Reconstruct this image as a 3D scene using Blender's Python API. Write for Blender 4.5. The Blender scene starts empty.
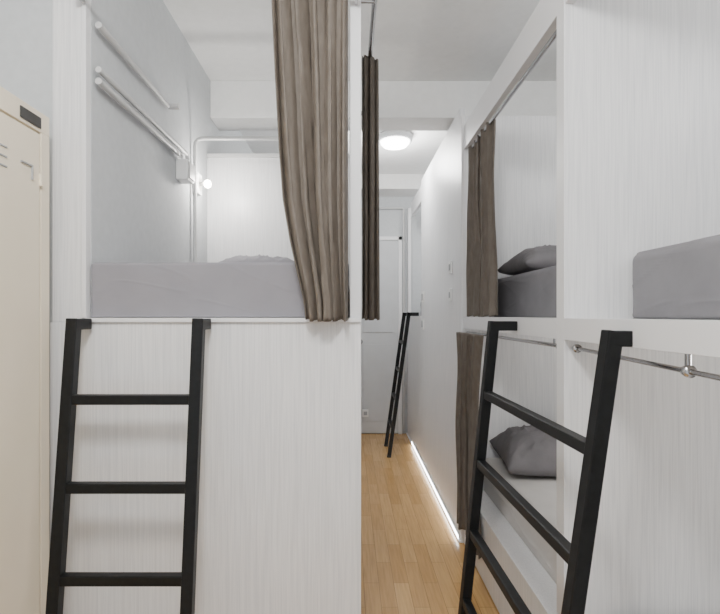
import bpy, bmesh, math
from mathutils import Vector, noise

D=bpy.data; C=bpy.context
col=C.scene.collection

# ---------------- materials ----------------
def base(name, color, rough=0.6, metal=0.0):
    m=D.materials.new(name); m.use_nodes=True
    b=m.node_tree.nodes['Principled BSDF']
    b.inputs['Base Color'].default_value=(*color,1)
    b.inputs['Roughness'].default_value=rough
    b.inputs['Metallic'].default_value=metal
    return m,b
def noisy(name, c1, c2, scale=(1,1,1), nscale=5, rough=0.6, bump=0.1, detail=4, metal=0.0, lo=0.3, hi=0.7, dist=0.002, spec=None):
    m,b=base(name,c1,rough,metal)
    if spec is not None: b.inputs['Specular IOR Level'].default_value=spec
    nt=m.node_tree; N=nt.nodes; L=nt.links
    tc=N.new('ShaderNodeTexCoord'); mp=N.new('ShaderNodeMapping'); mp.inputs['Scale'].default_value=scale
    n=N.new('ShaderNodeTexNoise'); n.inputs['Scale'].default_value=nscale; n.inputs['Detail'].default_value=detail
    r=N.new('ShaderNodeValToRGB'); r.color_ramp.elements[0].position=lo; r.color_ramp.elements[1].position=hi
    r.color_ramp.elements[0].color=(*c1,1); r.color_ramp.elements[1].color=(*c2,1)
    bp=N.new('ShaderNodeBump'); bp.inputs['Strength'].default_value=bump; bp.inputs['Distance'].default_value=dist
    L.new(tc.outputs['Object'],mp.inputs['Vector']); L.new(mp.outputs[0],n.inputs['Vector'])
    L.new(n.outputs['Fac'],r.inputs['Fac']); L.new(r.outputs['Color'],b.inputs['Base Color'])
    L.new(n.outputs['Fac'],bp.inputs['Height']); L.new(bp.outputs[0],b.inputs['Normal'])
    return m
M_panel=noisy('white_woodgrain',(0.66,0.665,0.68),(0.80,0.80,0.805),scale=(130,130,3.0),nscale=1.6,rough=0.40,bump=0.08,detail=8,lo=.25,hi=.62)
M_edge,_=base('edge_band',(0.78,0.78,0.79),0.4)
M_wall=noisy('painted_wall',(0.53,0.55,0.565),(0.57,0.59,0.605),nscale=30,rough=0.8,bump=0.15)
M_ceil=noisy('ceiling_paint',(0.79,0.79,0.78),(0.83,0.83,0.82),nscale=25,rough=0.9,bump=0.1)
M_black=noisy('black_steel',(0.003,0.0035,0.004),(0.006,0.007,0.008),nscale=60,rough=0.45,bump=0.08,spec=.3)
M_cream=noisy('cream_enamel',(0.84,0.75,0.59),(0.86,0.77,0.61),nscale=8,rough=0.4,bump=0.03)
M_dark,_=base('dark_plate',(0.02,0.018,0.016),0.4)
M_curt=noisy('taupe_fabric',(0.100,0.082,0.065),(0.138,0.116,0.095),scale=(1,1,.3),nscale=60,rough=0.65,bump=0.15)
M_sheet=noisy('grey_sheet',(0.24,0.235,0.26),(0.275,0.268,0.295),nscale=6,rough=0.85,bump=0.2,dist=0.012)
M_sheet2=noisy('grey_sheet_dark',(0.19,0.185,0.20),(0.225,0.22,0.235),nscale=6,rough=0.85,bump=0.25,dist=0.012)
M_sheetw=noisy('pale_sheet',(0.56,0.54,0.52),(0.62,0.60,0.58),nscale=7,rough=0.85,bump=0.35,dist=0.01)
M_pill=noisy('pillow_cotton',(0.14,0.135,0.14),(0.18,0.17,0.18),nscale=9,rough=0.85,bump=0.4,dist=0.012)
M_pipe,_=base('painted_pipe',(0.56,0.56,0.56),0.4)
M_chrome,_=base('chrome_rod',(0.5,0.5,0.51),0.25,1.0)
M_plast,_=base('white_plastic',(0.82,0.82,0.81),0.35)
M_door=noisy('door_paint',(0.56,0.575,0.59),(0.60,0.615,0.63),nscale=6,rough=0.55,bump=0.05)
M_trim,_=base('trim_grey',(0.38,0.39,0.40),0.5)
def emis(name,colr,s):
    m,b=base(name,colr,0.5); b.inputs['Emission Color'].default_value=(*colr,1); b.inputs['Emission Strength'].default_value=s
    return m
M_glow=emis('lamp_glass',(1.0,0.98,0.94),14)
M_glow2=emis('reading_lamp_glass',(1.0,0.93,0.82),30)
M_gleam=emis('gleam_strip',(0.95,0.97,1.0),16)  # emission for the added strip behind the floor gleam
def floor_mat():
    m,b=base('oak_planks',(0.5,0.35,0.2),0.22)
    nt=m.node_tree;N=nt.nodes;L=nt.links
    tc=N.new('ShaderNodeTexCoord'); mp=N.new('ShaderNodeMapping'); mp.inputs['Rotation'].default_value=(0,0,math.pi/2)
    br=N.new('ShaderNodeTexBrick'); br.inputs['Scale'].default_value=1.0
    br.inputs['Brick Width'].default_value=0.42; br.inputs['Row Height'].default_value=0.075
    br.inputs['Mortar Size'].default_value=0.0012; br.inputs['Bias'].default_value=0
    br.inputs['Color1'].default_value=(0.50,0.29,0.105,1); br.inputs['Color2'].default_value=(0.64,0.40,0.165,1); br.inputs['Mortar'].default_value=(0.28,0.16,0.07,1)
    mp2=N.new('ShaderNodeMapping'); mp2.inputs['Scale'].default_value=(60,3,1)
    n=N.new('ShaderNodeTexNoise'); n.inputs['Scale'].default_value=1.5; n.inputs['Detail'].default_value=5
    mx=N.new('ShaderNodeMix'); mx.data_type='RGBA'; mx.blend_type='MULTIPLY'; mx.inputs['Factor'].default_value=0.45
    rr=N.new('ShaderNodeValToRGB'); rr.color_ramp.elements[0].color=(.55,.5,.45,1); rr.color_ramp.elements[1].color=(1,1,1,1)
    rr.color_ramp.elements[0].position=.3; rr.color_ramp.elements[1].position=.6
    L.new(tc.outputs['Object'],mp.inputs[0]); L.new(mp.outputs[0],br.inputs['Vector'])
    L.new(tc.outputs['Object'],mp2.inputs[0]); L.new(mp2.outputs[0],n.inputs['Vector']); L.new(n.outputs['Fac'],rr.inputs['Fac'])
    L.new(br.outputs['Color'],mx.inputs['A']); L.new(rr.outputs['Color'],mx.inputs['B']); L.new(mx.outputs['Result'],b.inputs['Base Color'])
    return m
M_floor=floor_mat()

# ---------------- helpers ----------------
def empty(name):
    e=D.objects.new(name,None); col.objects.link(e); e.empty_display_size=0.05; return e
def finish(name,bm,mat,parent=None,smooth=False):
    me=D.meshes.new(name); bm.to_mesh(me); bm.free()
    if mat: me.materials.append(mat)
    if smooth:
        for p in me.polygons: p.use_smooth=True
    o=D.objects.new(name,me); col.objects.link(o)
    if parent: o.parent=parent
    return o
def box(name,x0,x1,y0,y1,z0,z1,mat,parent=None,bev=0.002):
    bm=bmesh.new(); bmesh.ops.create_cube(bm,size=1)
    for v in bm.verts:
        v.co=Vector(((x0+x1)/2+v.co.x*(x1-x0),(y0+y1)/2+v.co.y*(y1-y0),(z0+z1)/2+v.co.z*(z1-z0)))
    if bev>0: bmesh.ops.bevel(bm,geom=bm.edges[:],offset=bev,segments=2,affect='EDGES',profile=0.5)
    return finish(name,bm,mat,parent)
def beam(name,a,b,w,t,mat,parent=None,up=(0,0,1),bev=0.003):
    a=Vector(a);b=Vector(b);d=(b-a);ln=d.length;d.normalize()
    s=d.cross(Vector(up))
    if s.length<1e-4: s=Vector((1,0,0))
    s.normalize(); u=s.cross(d)
    bm=bmesh.new(); bmesh.ops.create_cube(bm,size=1)
    for v in bm.verts:
        c=v.co.copy(); v.co=(a+b)/2+d*(c.x*ln)+s*(c.y*w)+u*(c.z*t)
    bmesh.ops.recalc_face_normals(bm,faces=bm.faces[:])
    bmesh.ops.bevel(bm,geom=bm.edges[:],offset=bev,segments=2,affect='EDGES',profile=0.5)
    return finish(name,bm,mat,parent)
def pipe(name,pts,r,mat,parent=None,bend=0.03):
    cu=D.curves.new(name,'CURVE'); cu.dimensions='3D'; cu.bevel_depth=r; cu.bevel_resolution=4; cu.use_fill_caps=True
    P=[Vector(p) for p in pts]; out=[P[0]]
    for i in range(1,len(P)-1):
        a=(P[i-1]-P[i]).normalized(); c=(P[i+1]-P[i]).normalized()
        p0=P[i]+a*bend; p2=P[i]+c*bend
        for k in range(7):
            t=k/6; out.append(p0*(1-t)**2+P[i]*2*t*(1-t)+p2*t*t)
    out.append(P[-1])
    s=cu.splines.new('POLY'); s.points.add(len(out)-1)
    for i,p in enumerate(out): s.points[i].co=(*p,1)
    tmp=D.objects.new('tmp',cu); col.objects.link(tmp)
    dg=C.evaluated_depsgraph_get(); me=D.meshes.new_from_object(tmp.evaluated_get(dg))
    D.objects.remove(tmp,do_unlink=True)
    for p in me.polygons: p.use_smooth=True
    me.materials.clear(); me.materials.append(mat)
    o=D.objects.new(name,me); col.objects.link(o)
    if parent:o.parent=parent
    return o
def lathe(name,prof,center,mat,parent=None,axis='z',seg=40):
    bm=bmesh.new(); rings=[]
    for r,h in prof:
        ring=[]
        for i in range(seg):
            a=2*math.pi*i/seg; p=Vector((r*math.cos(a),r*math.sin(a),h))
            if axis=='x': p=Vector((p.z,p.x,p.y))
            if axis=='y': p=Vector((p.x,p.z,p.y))
            ring.append(bm.verts.new(p+Vector(center)))
        rings.append(ring)
    for a,b in zip(rings,rings[1:]):
        for i in range(seg): bm.faces.new((a[i],a[(i+1)%seg],b[(i+1)%seg],b[i]))
    bm.faces.new(rings[0]); bm.faces.new(rings[-1])
    bmesh.ops.recalc_face_normals(bm,faces=bm.faces[:])
    return finish(name,bm,mat,parent,True)
def mattress(name,x0,x1,y0,y1,z0,z1,mat,r=0.035,wr=0.006,seed=0,crease=.5):
    bm=bmesh.new(); bmesh.ops.create_cube(bm,size=2)
    bmesh.ops.subdivide_edges(bm,edges=bm.edges[:],cuts=80,use_grid_fill=True)
    c=Vector(((x0+x1)/2,(y0+y1)/2,(z0+z1)/2)); h=Vector(((x1-x0)/2,(y1-y0)/2,(z1-z0)/2))
    for v in bm.verts:
        p=Vector((v.co.x*h.x,v.co.y*h.y,v.co.z*h.z))
        rb=r if p.z>0 else r*.4
        q=Vector([max(-(h[i]-r),min(h[i]-r,p[i])) for i in range(3)])
        if p.z<0: q.z=max(-(h.z-rb),min(h.z-rb,p.z))
        d=p-q
        if d.length>1e-7: d.normalize()
        p=q+d*r
        if p.z<-h.z: p.z=-h.z
        w=c+p
        k=.8*noise.noise(Vector((w.x*4+w.z*6+seed,w.y*4+w.z*6,w.z*5)))+.2*noise.noise(Vector((w.x*14-w.z*10,w.y*14-w.z*10,w.z*14+seed)))
        for f,sh in((2.6,-1.6),(4.0,1.9)):
            nn=abs(noise.noise(Vector(((w.x+sh*w.z)*f+seed*2,(w.y+sh*w.z)*f,w.z*2+f))))
            k+=max(0,1-nn*9)**2*crease
        amt=wr*(0.35 if d.z>0.8 else 1.0)
        if d.z<-0.5: amt=0
        v.co=w+d*(k*amt-amt*1.3)
    return finish(name,bm,mat,None,True)
def pillow(name,cx,cy,zb,wx,wy,h,mat,rot=0,tilt=0,seed=0):
    bm=bmesh.new(); n=50; top={};bot={}
    R=Vector
    for i in range(n+1):
        for j in range(n+1):
            u=-1+2*i/n; v=-1+2*j/n
            e=max(0,(1-abs(u)**2.6)*(1-abs(v)**2.6))**0.55
            sx=u*(1-0.06*(1-v*v)*abs(u)); sy=v*(1-0.08*(1-u*u)*abs(v))
            k=noise.noise(R((u*2.2+seed,v*2.2,seed)))*0.2+noise.noise(R((u*6+seed,v*6,2)))*0.08
            k+=max(0,1-abs(noise.noise(R((u*2.6+v+seed,v*2.0-u,5))))*8)*0.10
            k+=max(0,1-abs(noise.noise(R((u*1.6-v*2+seed,v*2.0+u,9))))*8)*0.08
            ca,sa=math.cos(rot),math.sin(rot)
            X=sx*wx/2;Y=sy*wy/2
            px,py=cx+X*ca-Y*sa, cy+X*sa+Y*ca
            zt=h*0.32+h*0.68*e*(1+k)
            zl=h*0.32-h*0.32*e**0.5
            tz=tilt*(Y+wy/2)
            top[i,j]=bm.verts.new((px,py,zb+zt+tz))
            edge=i in(0,n) or j in(0,n)
            bot[i,j]=top[i,j] if edge else bm.verts.new((px,py,zb+zl+tz))
    for i in range(n):
        for j in range(n):
            bm.faces.new((top[i,j],top[i+1,j],top[i+1,j+1],top[i,j+1]))
            bm.faces.new((bot[i,j],bot[i,j+1],bot[i+1,j+1],bot[i+1,j]))
    return finish(name,bm,mat,None,True)
def curtain(name,fa,fb,normal,z0,z1,nf,amp,mat,seed=0,parent=None):
    bm=bmesh.new(); nu=nf*20; nv=80; nrm=Vector((normal[0],normal[1],0)); g={}
    for j in range(nv+1):
        t=j/nv; a=Vector((*fa(t),0)); b=Vector((*fb(t),0))
        for i in range(nu+1):
            u=i/nu
            uu=u+0.06*math.sin(2*math.pi*u*1.7+seed+t*1.7)*math.sin(math.pi*u)
            ph=2*math.pi*nf*uu+1.1*math.sin(2.6*t+seed+u*5)*math.sin(math.pi*u)
            s=math.sin(ph); s=math.copysign(abs(s)**0.8,s)
            s+=0.3*math.sin(2.35*ph+seed*2+t*2.0)
            A=amp*(0.70+0.30*math.sin(seed+u*11+t*1.5))*(0.8+0.25*t)
            off=s*A+0.45*amp*noise.noise(Vector((u*6+seed,t*3,seed)))
            lat=0.5*amp*math.sin(2*ph+.5)
            p=a.lerp(b,uu)+nrm*off+(b-a).normalized()*lat*math.sin(math.pi*u)
            z=z1+(z0-z1)*t
            if t>0.97: z+=0.006*math.sin(ph)
            g[i,j]=bm.verts.new((p.x,p.y,z))
    for i in range(nu):
        for j in range(nv): bm.faces.new((g[i,j],g[i+1,j],g[i+1,j+1],g[i,j+1]))
    o=finish(name,bm,mat,parent,True)
    so=o.modifiers.new('thick','SOLIDIFY'); so.thickness=0.003
    return o

H=1.35
# ---------------- room shell ----------------
CZ=2.86
box('floor',-1.7,1.85,-1.6,5.8,-0.1,0,M_floor,bev=0)
box('ceiling',-1.7,1.85,-1.6,5.8,CZ,CZ+0.1,M_ceil,bev=0)
box('wall_left',-1.7,-0.894,1.735,5.8,0,CZ,M_wall,bev=0)
box('wall_left',-1.7,-1.6,-1.6,1.735,0,CZ,M_wall,bev=0)
box('wall_right',1.75,1.85,-1.6,5.8,0,CZ,M_wall,bev=0)
box('wall_end',-0.894,1.75,5.7,5.8,0,CZ,M_wall,bev=0)
box('ceiling_beam',-0.894,1.75,3.22,3.45,2.62,CZ,M_ceil,bev=0.004)
box('ceiling_beam',-0.894,1.75,5.35,5.7,2.70,CZ,M_ceil,bev=0.004)

# ---------------- left bunk ----------------
b=empty('bunk_bed')
box('front_panel',-1.018,0.041,1.70,1.72,0,1.325,M_panel,b)
box('ledge',-0.894,0.041,1.690,1.735,1.325,1.34,M_edge,b)
box('platform',-0.894,0.003,1.735,3.15,1.30,1.34,M_panel,b)
box('side_panel',0.003,0.041,1.735,3.15,0,2.60,M_panel,b)
box('corner_post',0.003,0.041,1.705,1.735,1.34,2.60,M_edge,b)
box('jamb_panel',-1.012,-0.912,1.705,1.735,1.326,CZ-.01,M_panel,b)
box('jamb_edge',-0.910,-0.895,1.700,1.735,1.34,CZ-.01,M_edge,b)
box('back_panel',-0.894,0.041,3.15,3.18,0,2.34,M_panel,b)
box('back_panel_trim',-0.894,0.041,3.14,3.19,2.34,2.365,M_pipe,b)
mattress('mattress',-0.892,0.001,1.716,3.14,1.341,1.533,M_sheet,seed=3,r=.012,wr=.0022)
pillow('pillow',-0.52,2.90,1.530,0.56,0.40,0.155,M_sheet,seed=1)

b=empty('bunk_bed')
box('front_panel',0.003,0.041,3.19,5.69,0,1.30,M_panel,b)
box('platform',-0.89,0.041,3.19,5.69,1.30,1.34,M_panel,b)
box('post',0.003,0.041,4.40,4.44,1.34,2.60,M_edge,b)
box('header',0.003,0.041,3.19,5.34,2.50,2.60,M_edge,b)
mattress('mattress',-0.86,-0.03,3.25,5.3,1.341,1.52,M_sheet,seed=8)

# ---------------- right bunks ----------------
b=empty('bunk_bed')   # nearest
R=0.68
box('partition',R,1.74,1.574,1.627,0,2.55,M_panel,b)
box('partition_edge',R-.004,R,1.572,1.629,0,2.55,M_edge,b,bev=.001)
box('end_partition',R,1.74,-0.05,0.0,0,2.55,M_panel,b)
box('upper_platform',R,1.74,0.0,1.574,1.275,1.338,M_panel,b)
box('upper_platform_lip',R-.004,R,0.0,1.572,1.272,1.340,M_edge,b,bev=.001)
box('lower_platform',R,1.74,0.0,1.574,0.0,0.30,M_panel,b)
box('top_rail',R,R+0.03,0.0,1.574,2.33,2.47,M_edge,b)
mattress('mattress',0.868,1.73,0.05,1.570,1.339,1.548,M_sheet2,seed=5,wr=0.0045,r=.035)
mattress('mattress',0.80,1.73,0.05,1.565,0.301,0.42,M_sheetw,seed=6)
b=empty('bunk_bed')   # middle
box('partition',0.665,1.74,2.96,3.0,0,2.53,M_panel,b)
box('upper_platform',R,1.74,1.627,2.96,1.275,1.338,M_panel,b)
box('upper_platform_lip',R-.004,R,1.63,2.96,1.272,1.340,M_edge,b,bev=.001)
box('lower_platform',R,1.74,1.627,2.96,0.0,0.33,M_panel,b)
box('top_rail',R,R+0.03,1.627,2.96,2.33,2.47,M_edge,b)
mattress('mattress',0.84,1.73,1.64,2.95,1.339,1.560,M_sheet2,seed=11,wr=0.0045,r=.03)
mattress('mattress',0.78,1.73,1.64,2.95,0.331,0.52,M_sheetw,seed=12,wr=.005)
pillow('pillow',1.14,2.66,1.556,0.58,0.42,0.16,M_pill,seed=4,rot=.05)
pillow('pillow',1.07,2.68,0.518,0.54,0.42,0.19,M_pill,seed=9,rot=-.05,tilt=.10)
b=empty('bunk_bed')   # far, closed side towards the corridor
box('side_panel',0.665,0.70,3.0,4.6,0,2.59,M_panel,b)
box('far_lower_panel',0.665,0.70,4.6,5.69,0,1.275,M_panel,b)
box('platform',0.665,1.74,4.62,5.69,1.275,1.34,M_panel,b)
box('cross_partition',0.70,1.74,4.57,4.60,0,2.5,M_panel,b)
box('header',0.665,0.70,4.6,5.34,2.40,2.55,M_edge,b)
box('post',0.665,0.70,5.62,5.69,1.34,2.55,M_edge,b)
mattress('mattress',0.80,1.72,4.65,5.65,1.341,1.52,M_sheet,seed=14)
box('baseboard_right',0.650,0.665,2.96,5.69,0,0.012,M_edge)
e=empty('gleam_strip'); box('channel',0.652,0.664,2.98,5.2,0.012,0.038,M_plast,e,bev=.001); box('diffuser',0.6495,0.652,2.98,5.2,0.015,0.035,M_gleam,e,bev=0)  # glowing strip added to make the bright gleam along the floor

# ---------------- curtains ----------------
def rodset(name,pts,r,fl,mat=M_chrome,fr=.014,arms=()):
    e=empty(name); pipe('rod',pts,r,mat,e)
    for (p,ax) in fl:
        lathe('flange',[(0.0,-0.010),(fr,-0.010),(fr,0.0),(fr*.8,0.010),(0.0,0.012)],p,mat,e,axis=ax,seg=24)
    for a in arms: box('arm',*a,mat,e)
    return e
rodset('curtain_rod',[(-0.89,1.655,2.42),(0.035,1.655,2.42)],0.011,[],arms=[(-0.905,-0.896,1.65,1.70,2.405,2.435),(0.02,0.03,1.65,1.705,2.405,2.435)])
def lx(t):
    z=2.42+(1.335-2.42)*t; py=315-(z-H)*500/1.66
    pts=[(-30,270),(73,275),(150,279),(200,283),(240,290),(275,298),(300,304),(320,306)]
    px=pts[-1][1]
    for (a,xa),(c,xc) in zip(pts,pts[1:]):
        if py<=c: px=xa+(xc-xa)*(py-a)/(c-a); break
    return (px-349)/500*1.66
curtain('curtain',lambda t:(lx(t),1.650),lambda t:(-0.006,1.655),(0,1),1.334,2.425,5,0.030,M_curt,seed=1.3)
curtain('curtain',lambda t:(0.062,2.38),lambda t:(0.140+.006*t,2.42),(0,1),1.33,2.58,3,0.035,M_curt,seed=2.1)
rodset('curtain_rod',[(0.10,1.9,2.585),(0.10,3.12,2.585)],0.011,[],arms=[(0.041,0.10,1.95,1.96,2.57,2.595),(0.041,0.10,3.05,3.06,2.57,2.595)])
curtain('curtain',lambda t:(0.715,2.47-.05*t*t),lambda t:(0.715,2.935),(1,0),1.345,2.33,5,0.026,M_curt,seed=3.3)
curtain('curtain',lambda t:(0.655-.005*t,2.47+.14*math.sin(t*3.1)),lambda t:(0.65,2.94),(1,0),0.14,1.25,5,0.026,M_curt,seed=4.3)
rodset('curtain_rod',[(0.715,1.63,2.32),(0.715,2.955,2.32)],0.009,[])
rodset('curtain_rod',[(0.70,1.632,1.247),(0.70,2.955,1.247)],0.007,[((0.70,1.66,1.247),'y')],arms=[(.697,.703,1.70,1.71,1.247,1.276)])
rodset('curtain_rod',[(0.705,0.02,1.205),(0.705,1.57,1.247)],0.006,[((0.705,1.55,1.2465),'y'),((0.705,1.04,1.233),'y')],fr=.013,arms=[(.70,.71,1.035,1.045,1.235,1.276),(.70,.71,.2,.215,1.205,1.276)])

# ---------------- ladders ----------------
def ladder(p1t,p1b,p2t,p2b,back,rungs,w=0.04,back2=None):
    e=empty('bunk_ladder'); side=(Vector(p2t)-Vector(p1t)).normalized()
    for a,c,hk in((p1t,p1b,back),(p2t,p2b,back2 or back)):
        a=Vector(a);c=Vector(c)
        beam('post',a,c,w,w,M_black,e,up=side)
        hk=Vector(hk); n=hk.normalized()
        beam('hook',a+Vector((0,0,-w*.5))-n*w*.5,a+Vector((0,0,-w*.5))+hk,w,w,M_black,e)
        beam('foot',c+Vector((0,0,0.018)),c,w*1.15,w*1.15,M_dark,e,up=side)
    for z in rungs:
        t=(p1t[2]-z)/(p1t[2]-p1b[2])
        a=Vector(p1t).lerp(Vector(p1b),t); c=Vector(p2t).lerp(Vector(p2b),t)
        beam('rung',a,c,w*.85,w*.85,M_black,e)
    return e
ladder((-0.885,1.610,1.338),(-0.893,1.46,0.0),(-0.483,1.610,1.338),(-0.491,1.46,0.0),(0,0.078,0),[1.083,0.8145,0.546,0.277],w=.036)
ladder((0.585,2.02,1.325),(0.45,2.02,0.0),(0.638,1.21,1.312),(0.452,1.21,0.0),(0.090,0,0),[1.03,0.755,0.475,0.20],w=0.038,back2=(0.075,0,0))
ladder((0.57,5.15,1.375),(0.38,5.15,0),(0.57,4.75,1.375),(0.38,4.75,0),(0.092,0,0),[1.08,0.81,0.54,0.27],w=.035)

# ---------------- locker ----------------
e=empty('metal_locker')
box('body',-1.59,-1.0,0.74,1.65,0.0,2.0,M_cream,e,bev=0.004)
box('frame_top',-1.0,-0.988,0.74,1.65,1.935,2.0,M_cream,e)
box('frame_side',-1.0,-0.988,1.605,1.65,0.0,1.935,M_cream,e)
box('frame_side',-1.0,-0.988,0.74,0.785,0.0,1.935,M_cream,e)
box('frame_bottom',-1.0,-0.988,0.785,1.605,0.0,0.07,M_cream,e)
box('door_leaf',-1.0,-0.986,1.205,1.596,0.078,1.927,M_cream,e,bev=.004)
box('door_leaf',-1.0,-0.986,0.792,1.195,0.078,1.927,M_cream,e,bev=.004)
box('name_plate',-0.988,-0.984,1.50,1.60,1.945,1.980,M_dark,e,bev=.001)
for k in range(3):
    box('vent_slot',-0.987,-0.983,1.34,1.44,1.83-k*0.028,1.835-k*0.028,M_trim,e,bev=.001)
box('label_holder',-0.987,-0.980,1.50,1.55,1.81,1.815,M_trim,e,bev=.001)
box('label_holder_side',-0.987,-0.980,1.55,1.554,1.77,1.815,M_trim,e,bev=.001)
box('hinge',-0.990,-0.978,1.590,1.606,1.76,1.80,M_cream,e,bev=.003)
box('hinge',-0.990,-0.978,1.590,1.606,0.30,0.36,M_cream,e,bev=.003)
box('handle',-0.986,-0.965,1.225,1.245,1.02,1.14,M_chrome,e,bev=.005)

# ---------------- pipes / electrics in left bunk ----------------
X=-0.872
e=empty('conduit_pipe')
pipe('run_low',[(X,1.74,2.165),(X,2.56,2.175)],0.012,M_pipe,e)
pipe('run_low_b',[(X,1.74,2.205),(X,2.70,2.215),(X,2.70,2.16)],0.011,M_pipe,e)
pipe('run_high',[(X,1.74,2.36),(X,2.42,2.36)],0.012,M_pipe,e)
pipe('run_high_stub',[(X+.0,2.42,2.36),(X+.05,2.42,2.36)],0.015,M_pipe,e)
pipe('drop',[(X,2.83,1.56),(X,2.83,2.35),(-0.01,2.83,2.35)],0.011,M_pipe,e,bend=.05)
e=empty('junction_box'); box('case',-0.893,-0.83,2.575,2.68,2.05,2.155,M_plast,e,bev=.006); box('cover',-0.83,-0.822,2.585,2.67,2.06,2.145,M_pipe,e,bev=.003)
e=empty('reading_lamp')
box('base_plate',-0.893,-0.865,2.855,2.945,2.05,2.17,M_plast,e,bev=.004)
lathe('neck',[(0,0),(0.012,0),(0.012,0.05),(0,0.05)],(-0.878,2.90,2.11),M_plast,e,axis='x',seg=16)
lathe('bulb',[(0.004,-0.02),(0.018,-0.016),(0.026,0.0),(0.018,0.016),(0.004,0.02)],(-0.82,2.90,2.11),M_glow2,e,axis='x',seg=20)

# ---------------- lamps ----------------
def ceiling_lamp(x,y,z=CZ,r=0.14):
    e=empty('ceiling_lamp')
    lathe('rim',[(0.0,0),(r,0),(r+.006,-0.012),(r+.004,-0.050),(r-.02,-0.055),(0,-0.055)],(x,y,z),M_trim,e)
    lathe('diffuser',[(r-.012,-0.050),(r-.02,-0.07),(r*.7,-0.092),(r*.35,-0.102),(0.002,-0.104)],(x,y,z),M_glow,e)
ceiling_lamp(0.386,4.2)
ceiling_lamp(-0.2,0.2,r=.17)  # unseen fixture added overhead to carry the fill light
def plight(name,loc,p,r=0.1,c=(1,.99,.97)):
    l=D.lights.new(name,'POINT'); l.energy=p; l.shadow_soft_size=r; l.color=c
    o=D.objects.new(name,l); o.location=loc; col.objects.link(o)
plight('corridor_lamp_light',(0.386,4.2,2.62),38,0.12)
plight('room_fill_light',(-0.2,0.2,2.60),92,0.17)  # main fill, added below the unseen overhead fixture
plight('reading_lamp_light',(-0.74,2.88,2.11),9,0.03,(1,.96,.90))
def bunk_fill_lamp(x,y,z):  # round fixture and point light added to brighten the lower bunks
    e=empty('bunk_fill')
    lathe('base',[(0,0),(0.045,0),(0.045,-0.015),(0,-0.015)],(x,y,z),M_plast,e,seg=24)
    lathe('lens',[(0.038,-0.014),(0.034,-0.028),(0.002,-0.034)],(x,y,z),M_glow,e,seg=24)
    plight('bunk_fill_source',(x,y,z-0.08),5.5,0.04,(1,.97,.92))
bunk_fill_lamp(1.45,2.2,1.275)
bunk_fill_lamp(1.40,0.9,1.275)
plight('upper_bunk_fill',(1.5,2.2,2.3),9,0.05)  # added fill, no fixture, brightens the middle upper bunk
plight('upper_bunk_fill',(1.5,0.8,2.3),8,0.05)  # same kind of added fill for the near upper bunk
plight('far_bunk_fill',(1.2,5.1,2.2),8,0.05)  # fill light added inside the far bunk, no fixture

# ---------------- end of corridor ----------------
e=empty('door_1')
box('leaf',0.10,0.56,5.675,5.695,0.01,2.20,M_door,e)
box('frame',0.06,0.10,5.66,5.70,0.0,2.24,M_edge,e); box('frame',0.56,0.60,5.66,5.70,0.0,2.24,M_edge,e); box('frame',0.06,0.60,5.66,5.70,2.20,2.24,M_edge,e)
box('panel_upper',0.16,0.50,5.668,5.675,1.15,2.10,M_door,e,bev=.004)
box('panel_lower',0.16,0.50,5.668,5.675,0.14,1.02,M_door,e,bev=.004)
lathe('knob',[(0,0),(0.012,0),(0.012,-.03),(0.025,-.04),(0.025,-.06),(0,-.065)],(0.13,5.675,1.05),M_chrome,e,axis='y',seg=24)
pipe('conduit_pipe',[(0.05,5.67,2.56),(0.62,5.67,2.56),(0.62,5.67,0.05)],0.012,M_pipe)
e=empty('wall_socket'); box('plate',0.15,0.22,5.640,5.668,0.20,0.28,M_plast,e,bev=.003); box('insert',0.165,0.205,5.636,5.641,0.22,0.26,M_trim,e,bev=.001)
def sw(y,z,w=.07,h=.08):
    e=empty('wall_switch'); box('plate',0.655,0.665,y,y+w,z,z+h,M_plast,e,bev=.003); box('rocker',0.651,0.655,y+.02,y+w-.02,z+.02,z+h-.02,M_trim,e,bev=.001)
sw(3.22,1.62); sw(3.22,1.44); sw(4.42,1.46,.1,.1); sw(4.42,1.22,.1,.1)

# ---------------- world & camera ----------------
w=D.worlds.new('World'); C.scene.world=w; w.use_nodes=True
w.node_tree.nodes['Background'].inputs[0].default_value=(0.88,0.94,1,1)
w.node_tree.nodes['Background'].inputs[1].default_value=1.15
cd=D.cameras.new('camera'); cam=D.objects.new('camera',cd); col.objects.link(cam)
cam.location=(0,0,H); cam.rotation_euler=(math.pi/2,0,0)
cd.sensor_width=36; cd.lens=25; cd.shift_x=11/720; cd.shift_y=8/720; cd.clip_start=0.02
C.scene.camera=cam
